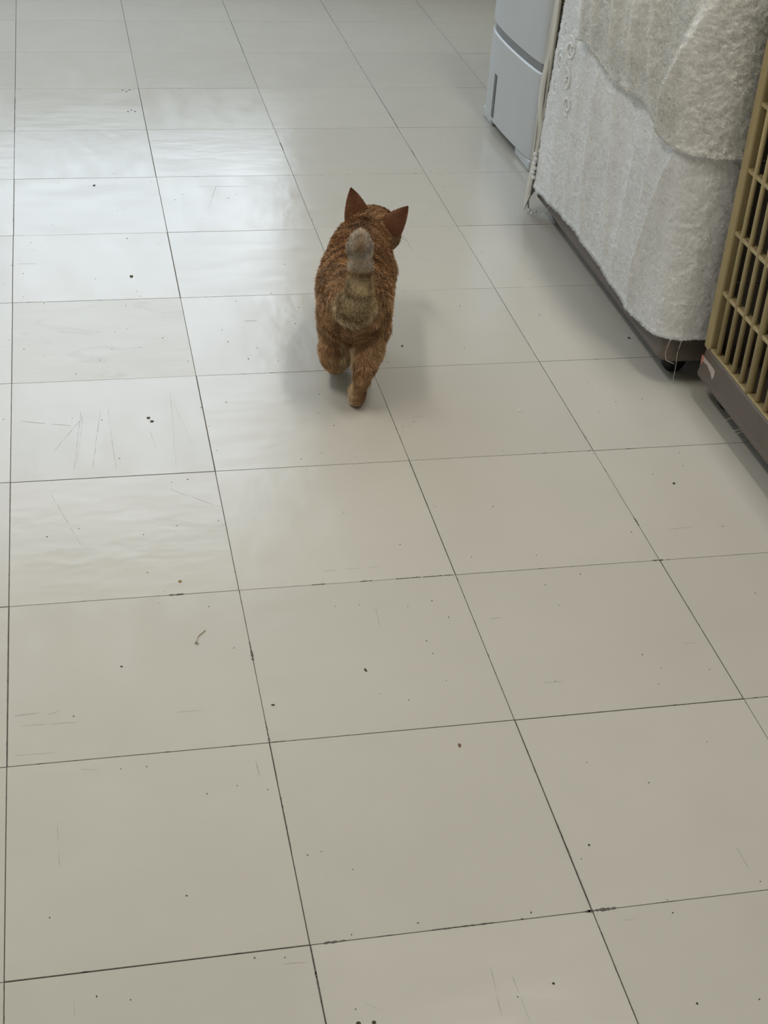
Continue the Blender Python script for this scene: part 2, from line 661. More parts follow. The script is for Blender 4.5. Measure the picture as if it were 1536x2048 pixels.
va = [bm.verts.new((0, y, z)) for y, z in outl]
vb = [bm.verts.new((-.0006 - (.0012 if y < -.014 else 0), y, z)) for y, z in outl]
bm.faces.new(va); bm.faces.new(list(reversed(vb)))
for i in range(len(va)):
    j = (i + 1) % len(va)
    bm.faces.new((va[i], vb[i], vb[j], va[j]))
st = finish('sticker', bm_mesh('sticker', bm), M_STICK)
st.location = (C2[0] + .0014, 1.034, .0725)
keep_parent(st, cage2)
st['label'] = 'small torn white and red sticker'
# bits of straw-like hair stuck under the tray lip
M_HAIR = plain('stray_hair', (0.55, 0.48, 0.36), 0.6)
for k, (yy, dz) in enumerate(((.905, .012), (.868, .008), (.862, .013))):
    s = tube('stray_hair', [(C2[0] - .004, yy, .050), (C2[0] - .010, yy + .004, .050 - dz * .4), (C2[0] - .013, yy + .010, .050 - dz)], .0003, M_HAIR, None, 5)
    keep_parent(s, cage2)

# ================================================================== TOWELS
def cloth_material(name, a, bcol, spots=None):
    mt, nt, b = mat(name)
    tc = N(nt, 'ShaderNodeTexCoord')
    f = noise(nt, tc.outputs['Object'], 9, 4, .6)
    c = ramp(nt, f, [(0.35, a), (0.68, bcol)])
    if spots:
        f2 = noise(nt, tc.outputs['Object'], 5.5, 3, .6, .5)
        c = mixc(nt, ramp(nt, f2, [(0.54, g(0)), (0.74, g(0.6))]), c, (*spots, 1))
    nt.links.new(c, b.inputs['Base Color'])
    b.inputs['Roughness'].default_value = 0.9
    b.inputs['Specular IOR Level'].default_value = 0.15
    b.inputs['Sheen Weight'].default_value = 0.25
    b.inputs['Sheen Roughness'].default_value = 0.5
    bump(nt, b, noise(nt, tc.outputs['Object'], 420, 3, .7), 0.5, 0.0015)
    return mt


M_TOWA = cloth_material('white_plush', (0.82, 0.835, 0.84), (0.89, 0.90, 0.905))
M_TOWB = cloth_material('cream_plush', (0.84, 0.835, 0.80), (0.90, 0.895, 0.865), (0.82, 0.78, 0.68))
M_SHEET = cloth_material('cream_sheet', (0.62, 0.61, 0.56), (0.70, 0.69, 0.64))

RC = 0.045      # corner radius of the drape


def drape_point(s, z, off):
    """s: distance along the front (0 at far end y=yf) then round the near corner and along the near side; off: outward offset"""
    yf, yn, xf = 1.848, 1.102, 1.082
    L1 = (yf - yn) - RC
    if not isinstance(s, np.ndarray):
        s = np.array(s)
    arc = RC * math.pi / 2
    a = np.clip((s - L1) / arc, 0, 1) * math.pi / 2
    d2 = np.maximum(s - L1 - arc, 0)
    y = yf - np.minimum(s, L1)
    cx, cy_ = xf + RC, yn + RC
    x = np.where(s <= L1, xf, cx - RC * np.cos(a) + d2)
    y = np.where(s <= L1, y, cy_ - RC * np.sin(a))
    nx, ny = -np.cos(a), -np.sin(a)
    return x + nx * off, y + ny * off


def build_towel(name, material, s0, s1, bottom, ridges, offset, ztop, thick, lowamp, tuft, seed, ns=380, nz=300, slant=0.0):
    """curtain-like plush towel: folds are ridges (list of (s at ztop, s at zlow, amplitude, half width)), fine tufted relief, rolled hem"""
    r = np.random.default_rng(seed)
    sv = np.linspace(s0, s1, ns)
    tv = np.linspace(0, 1, nz)
    S, TT = np.meshgrid(sv, tv, indexing='ij')
    bz = bottom(sv)[:, None]
    Z = ztop + (bz - ztop) * TT
    S = S + slant * np.clip((Z - .15) / .35, 0, 2) ** 1.5 * np.clip(1 - (S - s0) / .12, 0, 1)
    fold = np.zeros_like(S)
    for (sa, za, sb, zb2, A, w) in ridges:
        u = (Z - za) / (zb2 - za)
        c = sa + (sb - sa) * u
        fade = np.clip((u + .15) / .3, 0, 1) * np.clip((1.25 - u) / .3, 0, 1)
        d = (S - c) / w
        fade = fade * (.30 + .70 * np.clip((Z - bz) / .07, 0, 1))
        fold += A * fade * np.where(d < 0, np.exp(-np.abs(d) ** 1.5), np.exp(-np.abs(d * .30) ** 1.1))
    P3 = np.stack([S * 9, Z * 2.5, np.full_like(S, 4.5)], -1)
    fold += lowamp * (vnoise(P3) - .5)
    hem = np.exp(-((1 - TT) * np.abs(bz - ztop) / .007) ** 2) * .0022
    Pn = np.stack([S * 260, Z * 230, np.full_like(S, seed + 3)], -1)
    Pm = np.stack([S * 110, Z * 100, np.full_like(S, seed + 5)], -1)
    tuf = (vnoise(Pn) - .5) * tuft * .8 + (vnoise(Pm) - .5) * tuft * .6
    side = np.clip((S - .68) / .06, 0, 1)
    fold = fold * (1 - .75 * side)
    offset = offset * (1 - .5 * side)
    off = offset + fold + hem + tuf
    X, Y = drape_point(S, Z, off)
    V = np.stack([X, Y, Z], -1)
    Xi, Yi = drape_point(S, Z, offset + fold - thick)
    Vi = np.stack([Xi, Yi, Z + .001], -1)
    # rows over the top (fold onto the roof)
    nt_ = 14
    top = []
    topi = []
    for k in range(1, nt_ + 1):
        q = k / nt_
        ax = V[:, 0].copy(); ai = Vi[:, 0].copy()
        if True:
            rr = .018
            ang = min(q * 3, 1) * math.pi / 2
            rise = rr * math.sin(ang)
            back = rr * (1 - math.cos(ang)) + max(0, q - 1 / 3) * .36
            fx = np.where(sv < .76, back, back)
            ax[:, 0] += fx; ai[:, 0] += fx
            # near-side cloth goes back along +y over the roof
            side = np.clip((sv - .735) / .03, 0, 1)
            ax[:, 1] += side * back * .6; ai[:, 1] += side * back * .6
            ax[:, 2] += rise; ai[:, 2] += rise - thick * math.sin(ang) * .5
        top.append(ax); topi.append(ai)
    V = np.concatenate([np.stack(top[::-1], 1), V], 1)
    Vi = np.concatenate([np.stack(topi[::-1], 1), Vi], 1)
    nzz = V.shape[1]
    allv = np.concatenate([V.reshape(-1, 3), Vi.reshape(-1, 3)])
    idx = np.arange(ns * nzz).reshape(ns, nzz)
    q = np.stack([idx[:-1, :-1], idx[:-1, 1:], idx[1:, 1:], idx[1:, :-1]], -1).reshape(-1, 4)
    M = ns * nzz
    qi = q[:, ::-1] + M

    def strip(line):
        return np.stack([line[:-1], line[1:], line[1:] + M, line[:-1] + M], -1)
    rim = np.concatenate([strip(idx[:, -1]), strip(idx[:, 0])[:, ::-1], strip(idx[0, :])[:, ::-1], strip(idx[-1, :])])
    me = np_mesh(name, allv, np.concatenate([q, qi, rim]))
    o = finish(name, me, material, None, True)
    # plush pile
    npile = 170000
    fi = r.random(npile) * (ns - 1.001); fj = 14 + r.random(npile) * (nz - 1.01)
    # extra pile on hem
    ne = 6000
    fi[:ne] = r.random(ne) * (ns - 1.001); fj[:ne] = 14 + nz - 1.02 - r.random(ne) * 2
    i0, j0 = fi.astype(int), fj.astype(int)
    a, b2 = (fi - i0)[:, None], (fj - j0)[:, None]
    p = V[i0, j0] * (1 - a) * (1 - b2) + V[i0 + 1, j0] * a * (1 - b2) + V[i0, j0 + 1] * (1 - a) * b2 + V[i0 + 1, j0 + 1] * a * b2
    n = np.cross(V[i0, j0 + 1] - V[i0, j0], V[i0 + 1, j0] - V[i0, j0])
    n /= np.linalg.norm(n, axis=1)[:, None] + 1e-9
    cen = np.array([1.45, 1.45, .35])
    n *= np.sign(((p - cen) * n * [1, 1, 0]).sum(1))[:, None]
    sw = np.stack([vnoise(p * 55 + 11), vnoise(p * 55 + 3), vnoise(p * 55 + 7)], -1) - .5
    d = n * .70 + sw * 1.3 + r.normal(0, .38, p.shape) + np.array([0, 0, -.25])
    d /= np.linalg.norm(d, axis=1)[:, None]
    dn = (d * n).sum(1)
    d += n * np.maximum(0.15 - dn, 0)[:, None]
    Lh = r.uniform(.0022, .0044, npile)
    W = r.uniform(.0003, .0007, npile)
    fv, ff = fibres(p, n, d, Lh, W, .08, r)
    pm = np_mesh('pile', fv, ff)
    pl_ = finish('pile', pm, material, o)
    pl_['kind'] = 'stuff'
    return o, (lambda s_, z_: np.array([off[int(np.argmin(abs(S[:, 0] - a))), int(np.argmin(abs(Z[int(np.argmin(abs(S[:, 0] - a)))] - b)))] for a, b in zip(s_, z_)]))


def interp(xs, ys):
    return lambda s: np.interp(s, xs, ys)


def smooth_interp(xs, ys):
    def f(s):
        acc = 0
        for k in np.linspace(-.014, .014, 9):
            acc = acc + np.interp(s + k, xs, ys)
        return acc / 9
    return f


YFAR = 1.848
# white towel, hem a little above the tray's lower lip
botA = smooth_interp([0, .02, .06, .158, .27, .442, .574, .619, .688, .734, .78, .95], [.074, .070, .076, .083, .088, .084, .074, .076, .084, .090, .092, .088])
ridA = [(.10, .44, .11, .09, .008, .012), (.20, .42, .205, .09, .011, .012), (.30, .42, .314, .09, .016, .011), (.395, .45, .46, .12, .016, .011),
        (.600, .45, .590, .20, .014, .011), (.700, .42, .590, .085, .019, .012), (.52, .40, .50, .1, .008, .016)]
towA, offA = build_towel('plush_towel', M_TOWA, 0.0, .90, botA, ridA, .003, .69, .003, .008, .0026, 11, slant=.045)
tag(towA, 'long white plush towel hanging nearest the floor over the cage front', 'towel', 'plush towels draped over the cage')
botB = smooth_interp([.17, .20, .236, .273, .305, .366, .433, .487, .542, .58, .615, .647, .696, .74, .78, .84, .95],
                     [.437, .438, .446, .446, .440, .429, .430, .435, .441, .438, .429, .419, .413, .415, .416, .415, .414])
ridB = [(.262, .60, .288, .44, .014, .009), (.370, .62, .403, .42, .017, .009), (.485, .62, .488, .43, .018, .009),
        (.550, .65, .598, .44, .018, .010), (.740, .68, .645, .42, .022, .013), (.215, .62, .210, .44, .009, .010), (.43, .65, .445, .5, .009, .012)]
towB, offB = build_towel('plush_towel', M_TOWB, .192, .90, botB, ridB, .020, .70, .004, .008, .0032, 23)
tag(towB, 'shorter cream plush towel with wavy hem lying over the white one', 'towel', 'plush towels draped over the cage')
# embossed scrolls near the far top of the white towel
def scroll(cs, cz, r0, turns, a0, flip=1):
    t = np.linspace(0, 1, 40)
    ang = a0 + flip * turns * 2 * math.pi * t
    rad = r0 * (1 - .8 * t)
    s_ = cs + rad * np.cos(ang); z_ = cz + rad * np.sin(ang)
    X, Y = drape_point(s_, z_, np.convolve(np.pad(offA(s_, z_), 4, 'edge'), np.ones(9) / 9, 'valid') + .0005)
    return np.stack([X, Y, z_], -1)


for (cs, cz, r0, tn, a0, fl) in ((.070, .415, .024, 1.6, 0, 1), (.125, .400, .024, 1.4, 2, -1), (.060, .355, .026, 1.7, 1, 1), (.120, .345, .028, 1.6, 3, 1),
                                 (.095, .300, .026, 1.7, 4, -1), (.050, .300, .018, 1.3, 2, 1), (.145, .295, .020, 1.4, 5, -1), (.09, .375, .020, 1.2, 5, 1)):
    e = tube('embossed_scroll', scroll(cs, cz, r0, tn, a0, fl), .0030, M_TOWA, towA, 6)

# loose threads from the white towel's hem
M_THREAD = plain('white_thread', (0.62, 0.60, 0.54), 0.8)
def thread(pts, par, rad=.00045):
    t = np.linspace(0, 1, 24)
    P = np.array(pts, float)
    k = np.linspace(0, 1, len(P))
    Q = np.stack([np.interp(t, k, P[:, i]) for i in range(3)], -1)
    Q[1:-1] = (Q[:-2] + Q[1:-1] * 2 + Q[2:]) / 4
    return tube('loose_thread', Q, rad, M_THREAD, par, 5)


thread([(1.094, 1.094, .100), (1.086, 1.088, .075), (1.090, 1.088, .060), (1.104, 1.083, .055)], towA)
thread([(1.112, 1.088, .100), (1.104, 1.080, .075), (1.107, 1.082, .055), (1.106, 1.080, .030), (1.108, 1.082, .016)], towA)
thread([(1.079, 1.80, .075), (1.070, 1.82, .062), (1.060, 1.85, .050), (1.056, 1.862, .040)], towA)
thread([(1.079, 1.74, .072), (1.070, 1.742, .055), (1.060, 1.750, .046)], towA, .0003)

# cream sheet hanging down the cage's far end, its edge curled round the corner, with a bobble trim
def build_sheet():
    path = [(1.34, 1.905), (1.22, 1.903), (1.12, 1.900), (1.085, 1.893), (1.067, 1.884), (1.060, 1.874), (1.062, 1.866), (1.066, 1.860)]
    P = np.array(path)
    seg = np.r_[0, np.cumsum(np.linalg.norm(np.diff(P, axis=0), axis=1))]
    n1, nz = 60, 80
    s = np.linspace(0, seg[-1], n1)
    px, py = np.interp(s, seg, P[:, 0]) + .016, np.interp(s, seg, P[:, 1])
    for _ in range(2):
        px[1:-1] = (px[:-2] + 2 * px[1:-1] + px[2:]) / 4
        py[1:-1] = (py[:-2] + 2 * py[1:-1] + py[2:]) / 4
    dirx, diry = np.gradient(px), np.gradient(py)
    ln = np.hypot(dirx, diry)
    nx, ny = diry / ln, -dirx / ln
    zt = .70
    zb = np.interp(s, [0, seg[3], seg[4], seg[5], seg[6], seg[-1]], [.05, .045, .018, .012, .03, .05])
    q = np.linspace(0, 1, nz)
    Z = zt + (zb[:, None] - zt) * q
    wob = .0035 * (vnoise(np.stack([np.broadcast_to(s[:, None] * 10, Z.shape), Z * 11, np.full_like(Z, 2.)], -1)) - .5)
    wob = wob + .004 * np.sin(Z * 30) * (np.arange(n1)[:, None] > n1 * .8) * .4
    X = px[:, None] + nx[:, None] * wob + .008 * np.clip((Z - .3) / .15, 0, 2) - .006 * np.clip((.13 - Z) / .1, 0, 1)
    Y = py[:, None] + ny[:, None] * wob + .018 * np.clip((.16 - Z) / .16, 0, 1) ** 2 * -0.3
    V = np.stack([X, Y, Z], -1)
    th = .0022
    Vi = np.stack([X + nx[:, None] * th, Y + ny[:, None] * th, Z], -1)
    allv = np.concatenate([V.reshape(-1, 3), Vi.reshape(-1, 3)])
    idx = np.arange(n1 * nz).reshape(n1, nz)
    M = n1 * nz
    qd = np.stack([idx[:-1, :-1], idx[:-1, 1:], idx[1:, 1:], idx[1:, :-1]], -1).reshape(-1, 4)

    def strip(line):
        return np.stack([line[:-1], line[1:], line[1:] + M, line[:-1] + M], -1)
    rim = np.concatenate([strip(idx[:, -1]), strip(idx[:, 0])[:, ::-1], strip(idx[0, :])[:, ::-1], strip(idx[-1, :])])
    me = np_mesh('hanging_sheet', allv, np.concatenate([qd, qd[:, ::-1] + M, rim]))
    return finish('hanging_sheet', me, M_SHEET, None, True)


sheet = tag(build_sheet(), 'thin cream sheet hanging between the dehumidifier and the white towel', 'sheet')
tube('hem', [(1.0905, 1.873, .70), (1.0845, 1.873, .45), (1.0765, 1.873, .30), (1.0757, 1.873, .10), (1.0760, 1.870, .03), (1.0785, 1.868, .012)], .0022, M_SHEET, sheet, 8)
tube('hem_fold', [(1.0885, 1.860, .70), (1.0880, 1.860, .45), (1.0850, 1.860, .30), (1.0835, 1.861, .20), (1.0825, 1.863, .15)], [.0042, .0042, .0038, .003, .0018], M_SHEET, sheet, 8)
bm = bmesh.new()
bmesh.ops.create_icosphere(bm, subdivisions=2, radius=.0048)
bob = bm_mesh('bobble', bm)
bob.materials.append(M_TOWA)
bob.polygons.foreach_set('use_smooth', np.ones(len(bob.polygons), bool))
for k in range(6):
    o = bpy.data.objects.new('bobble', bob)
    o.location = (1.0735 + .0015 * (k % 2), 1.853 - .002 * (k % 2), .142 - k * .0100)
    o.parent = sheet
    COL.objects.link(o)
for (bx_, by_, bz_) in ((1.078, 1.862, .014), (1.083, 1.856, .010), (1.090, 1.857, .012)):
    o = bpy.data.objects.new('bobble', bob)
    o.location = (bx_, by_, bz_); o.scale = (.8, .8, .9)
    o.parent = sheet
    COL.objects.link(o)

# ================================================================== DEHUMIDIFIER
M_DH = plain('pale_grey_plastic', (0.50, 0.52, 0.53), 0.38, 0.02, 8, 0.05, 500)
M_DHBAND = plain('mid_grey_plastic', (0.20, 0.21, 0.215), 0.4, 0.03)
M_DHDARK = plain('dark_grey_window', (0.07, 0.075, 0.08), 0.25, 0.1)


def dh_outline(inset=0.0):
    front = [(1.166, 2.106), (1.158, 2.109), (1.152, 2.117), (1.147, 2.145), (1.141, 2.20), (1.137, 2.26), (1.134, 2.32), (1.133, 2.38), (1.134, 2.42),
             (1.137, 2.455), (1.142, 2.48), (1.151, 2.502), (1.165, 2.518), (1.185, 2.527), (1.21, 2.530)]
    fr_ = np.array(front)
    k = np.linspace(0, len(fr_) - 1, 57)
    fx, fy = np.interp(k, np.arange(len(fr_)), fr_[:, 0]), np.interp(k, np.arange(len(fr_)), fr_[:, 1])
    for _ in range(4):
        fx[1:-1] = (fx[:-2] + 2 * fx[1:-1] + fx[2:]) / 4
        fy[1:-1] = (fy[:-2] + 2 * fy[1:-1] + fy[2:]) / 4
    pts = list(zip(fx, fy)) + [(1.40, 2.532), (1.412, 2.520), (1.412, 2.118), (1.40, 2.106)]
    c = np.array([1.28, 2.29])
    out = []
    for p in pts:
        p = np.array(p)
        d = c - p
        out.append(tuple(p + inset * np.sign(d) * np.minimum(1, np.abs(d) / .1)))
    return out


def lofted(name, levels, material, parent):
    bm = bmesh.new()
    rings = [[bm.verts.new((x, y, z)) for x, y in o] for o, z in levels]
    for a, b in zip(rings, rings[1:]):
        for i in range(len(a)):
            j = (i + 1) % len(a)
            bm.faces.new((a[i], a[j], b[j], b[i]))
    bm.faces.new(list(reversed(rings[0])))
    bm.faces.new(rings[-1])
    return keep_parent(finish(name, bm_mesh(name, bm), material), parent)


dh = tag(empty('dehumidifier', (1.28, 2.29, 0)), 'tall pale grey plastic dehumidifier standing on the floor behind the towels', 'dehumidifier')
lofted('water_tank', [(dh_outline(.004), .026), (dh_outline(0), .030), (dh_outline(0), .226), (dh_outline(.003), .229)], M_DH, dh)
lofted('band', [(dh_outline(.005), .2285), (dh_outline(.005), .248)], M_DHBAND, dh)
lofted('upper_body', [(dh_outline(.003), .2475), (dh_outline(0), .251), (dh_outline(0), .56), (dh_outline(.012), .585), (dh_outline(.04), .592)], M_DH, dh)
for nm, lo_, hi_ in (('foot', (1.150, 2.112, 0), (1.40, 2.235, .0285)), ('foot', (1.146, 2.43, 0), (1.40, 2.515, .0285))):
    keep_parent(box(nm, lo_, hi_, M_DH, None, .008, 3), dh)
# seam above the near foot
keep_parent(box('water_level_window', (1.1318, 2.376, .038), (1.140, 2.394, .142), M_DHDARK, None, .001), dh)
bm = bmesh.new()
bmesh.ops.create_cone(bm, cap_ends=True, segments=12, radius1=.0022, radius2=.0018, depth=.002, matrix=Matrix.Translation((1.178, 2.1055, .325)) @ Matrix.Rotation(math.pi / 2, 4, 'X'))
keep_parent(finish('screw_cap', bm_mesh('screw_cap', bm), M_DHDARK), dh)
for k in range(7):
    keep_parent(box('vent_slat', (1.20 + k * .026, 2.30, .590), (1.212 + k * .026, 2.42, .5945), M_DHBAND, None, .001), dh)

# ================================================================== CAT
TH = math.radians(13.5)
CO = np.array([.560, 1.20, 0])
CA = np.array([math.sin(TH), math.cos(TH), 0])
CR = np.array([math.cos(TH), -math.sin(TH), 0])


def to_world(p):
    p = np.asarray(p, float)
    return CO + p[..., 0:1] * CR + p[..., 1:2] * CA + p[..., 2:3] * np.array([0, 0, 1.])


HC = np.array([.027, .205, .182])            # head centre (local right, ahead, up)
HY = math.radians(38)                        # head turned to the right
hf = np.array([math.sin(HY), math.cos(HY), -.18]); hf /= np.linalg.norm(hf)
hr = np.array([math.cos(HY), -math.sin(HY), -.10]); hr -= hf * (hr @ hf); hr /= np.linalg.norm(hr)
hu = np.cross(hr, hf)


def H(r, f, u):
    return HC + r * hr + f * hf + u * hu


# (kind, region, ...) in cat-local coordinates
PR = []


def ell(reg, c, rad, ax=None):
    PR.append(('e', reg, np.array(c, float), np.array(rad, float), ax))


def cap(reg, p, q, r1, r2):
    PR.append(('c', reg, np.array(p, float), np.array(q, float), r1, r2))


def chain(reg, pts):
    for (p, r1), (q, r2) in zip(pts, pts[1:]):
        cap(reg, p, q, r1, r2)


# trunk
ell('body', (.009, -.085, .163), (.050, .048, .057))
ell('body', (.008, -.035, .160), (.056, .065, .063))
ell('body', (.005, .020, .152), (.062, .075, .067))
ell('body', (.005, .080, .154), (.056, .070, .065))
ell('body', (.008, .135, .158), (.049, .058, .058))
cap('body', (.010, .15, .168), (.022, .195, .178), .042, .036)
# head
ell('head', H(0, 0, 0), (.045, .046, .036), (hr, hf, hu))
ell('head', H(0, .008, -.010), (.046, .036, .027), (hr, hf, hu))
ell('head', H(0, .040, -.014), (.024, .022, .017), (hr, hf, hu))
cap('head', H(0, .02, .010), H(0, .052, -.004), .014, .009)
# right hind leg, pushing off
chain('leg', [((.029, -.070, .155), .038), ((.034, -.055, .118), .031), ((.034, -.100, .098), .023), ((.032, -.128, .083), .0155)])
chain('leg', [((.032, -.128, .084), .0150), ((.028, -.130, .058), .0098), ((.023, -.122, .030), .0105), ((.021, -.110, .014), .0125)])
cap('paw', (.021, -.110, .0135), (.021, -.080, .013), .0125, .0135)
cap('paw', (.014, -.080, .011), (.013, -.066, .009), .0075, .0065)
cap('paw', (.021, -.078, .011), (.021, -.062, .009), .0075, .0065)
cap('paw', (.028, -.080, .011), (.029, -.066, .009), .0075, .0065)
# left hind leg, swinging forward, foot just off the floor
chain('leg', [((-.012, -.072, .150), .038), ((-.016, -.040, .108), .031), ((-.022, -.062, .078), .021)])
chain('leg', [((-.018, -.062, .078), .023), ((-.018, -.058, .058), .0215), ((-.019, -.034, .035), .0170)])
cap('paw', (-.020, -.034, .033), (-.022, .003, .019), .0150, .0135)
cap('paw', (-.029, .004, .017), (-.030, .016, .013), .007, .006)
cap('paw', (-.022, .006, .017), (-.022, .019, .013), .007, .006)
cap('paw', (-.015, .004, .017), (-.014, .016, .013), .007, .006)
# front legs
chain('leg', [((.038, .125, .135), .034), ((.042, .100, .100), .023), ((.036, .120, .052), .0140), ((.034, .126, .016), .0125)])
cap('paw', (.034, .126, .014), (.035, .150, .012), .0135, .0125)
chain('leg', [((-.022, .135, .135), .034), ((-.024, .135, .098), .022), ((-.018, .172, .055), .0140), ((-.016, .184, .017), .0125)])
cap('paw', (-.016, .184, .014), (-.015, .207, .012), .0135, .0125)
# raised tail: root, bend, upright, rounded tip
TAIL = [((.010, -.085, .178), .028), ((.011, -.122, .184), .0265), ((.012, -.144, .200), .0215), ((.016, -.152, .232), .0160), ((.016, -.147, .264), .0150), ((.013, -.138, .292), .0155), ((.012, -.133, .305), .0115)]
chain('tail', TAIL)


def prim_d(pr, P):
    if pr[0] == 'e':
        d = P - pr[2]
        if pr[4] is not None:
            d = np.stack([d @ pr[4][0], d @ pr[4][1], d @ pr[4][2]], -1)
        k0 = np.linalg.norm(d / pr[3], axis=-1)
        k1 = np.linalg.norm(d / pr[3] ** 2, axis=-1) + 1e-9
        return k0 * (k0 - 1) / k1
    p, q, r1, r2 = pr[2], pr[3], pr[4], pr[5]
    ab = q - p
    t = np.clip(((P - p) @ ab) / (ab @ ab), 0, 1)
    return np.linalg.norm(P - p - t[..., None] * ab, axis=-1) - (r1 + (r2 - r1) * t)


SK = {'body': .022, 'head': .012, 'leg': .011, 'paw': .005, 'tail': .010}


def sdf(P):
    d = None
    for pr in PR:
        di = prim_d(pr, P)
        if d is None:
            d = di
        else:
            k = SK[pr[1]]
            h = np.clip(.5 + .5 * (d - di) / k, 0, 1)
            d = d + (di - d) * h - k * h * (1 - h)
    return d


def surface_nets(lo, hi, vox):
    lo, hi = np.array(lo), np.array(hi)
    n = np.ceil((hi - lo) / vox).astype(int) + 1
    ax = [lo[i] + vox * np.arange(n[i]) for i in range(3)]
    D = np.empty(n, np.float32)
    for i in range(0, n[0], 16):
        G = np.stack(np.meshgrid(ax[0][i:i + 16], ax[1], ax[2], indexing='ij'), -1)
        D[i:i + 16] = sdf(G)
    S = D < 0
    nc = n - 1
    acc = np.zeros((*nc, 3)); cnt = np.zeros(nc)
    corners = [(a, b, c) for a in (0, 1) for b in (0, 1) for c in (0, 1)]
    sl = lambda o: tuple(slice(o[i], o[i] + nc[i]) for i in range(3))
    for c in corners:
        for d in range(3):
            if c[d]:
                continue
            e = list(c); e[d] = 1
            A, B = D[sl(c)], D[sl(e)]
            cr = (A < 0) != (B < 0)
            t = np.where(cr, A / np.where(cr, A - B, 1), 0)
            for k in range(3):
                acc[..., k] += np.where(cr, c[k] + (t if k == d else 0), 0)
            cnt += cr
    act = cnt > 0
    vid = np.full(nc, -1)
    vid[act] = np.arange(act.sum())
    cell = np.argwhere(act)
    V = lo + vox * (cell + acc[act] / cnt[act][:, None])
    Q = []
    for d in range(3):
        a, b = [(1, 2), (2, 0), (0, 1)][d]
        sh = [slice(1, nc[k]) for k in range(3)]
        sh[d] = slice(0, nc[d])
        s0 = S[tuple(sh)]
        sh2 = list(sh); sh2[d] = slice(1, nc[d] + 1)
        s1 = S[tuple(sh2)]
        for sgn, msk in ((1, s0 & ~s1), (-1, ~s0 & s1)):
            ix = np.argwhere(msk)
            for k in range(3):
                if k != d:
                    ix[:, k] += 1
            quad = []
            for (da, db) in ((1, 1), (0, 1), (0, 0), (1, 0)):
                j = ix.copy()
                j[:, a] -= da; j[:, b] -= db
                quad.append(vid[j[:, 0], j[:, 1], j[:, 2]])
            quad = np.stack(quad, -1)
            Q.append(quad if sgn > 0 else quad[:, ::-1])
    return V, np.concatenate(Q)


def grad(P, e=.0008):
    gx = [sdf(P + np.eye(3)[k] * e) - sdf(P - np.eye(3)[k] * e) for k in range(3)]
    gx = np.stack(gx, -1)
    return gx / (np.linalg.norm(gx, axis=-1)[:, None] + 1e-12)


CV, CQ = surface_nets((-.10, -.20, -.004), (.115, .285, .335), .0032)
CNrm = grad(CV)
CV = CV - sdf(CV)[:, None] * CNrm
CV[:, 2] = np.maximum(CV[:, 2], .0006)
REGS = ['body', 'head', 'leg', 'paw', 'tail']


def region(P):
    best = np.full(len(P), 9.); reg = np.zeros(len(P), int)
    for pr in PR:
        d = prim_d(pr, P)
        mm = d < best
        best[mm] = d[mm]; reg[mm] = REGS.index(pr[1])
    return reg


TP = np.array([p for p, r in TAIL])
TL = np.r_[0, np.cumsum(np.linalg.norm(np.diff(TP, axis=0), axis=1))]


def tail_param(P):
    best = np.full(len(P), 9.); par = np.zeros(len(P)); tdir = np.zeros((len(P), 3))
    for k in range(len(TP) - 1):
        ab = TP[k + 1] - TP[k]
        t = np.clip(((P - TP[k]) @ ab) / (ab @ ab), 0, 1)
        d = np.linalg.norm(P - TP[k] - t[:, None] * ab, axis=1)
        mm = d < best
        best[mm] = d[mm]
        par[mm] = (TL[k] + t * np.linalg.norm(ab))[mm] / TL[-1]
        tdir[mm] = ab / np.linalg.norm(ab)
    return par, tdir


GINGER = np.array([.530, .325, .170])
DARK = np.array([.260, .135, .066])
PALE = np.array([.82, .66, .43])
WHITE = np.array([.66, .59, .50])


def sstep(a, b, x):
    t = np.clip((x - a) / (b - a), 0, 1)
    return t * t * (3 - 2 * t)


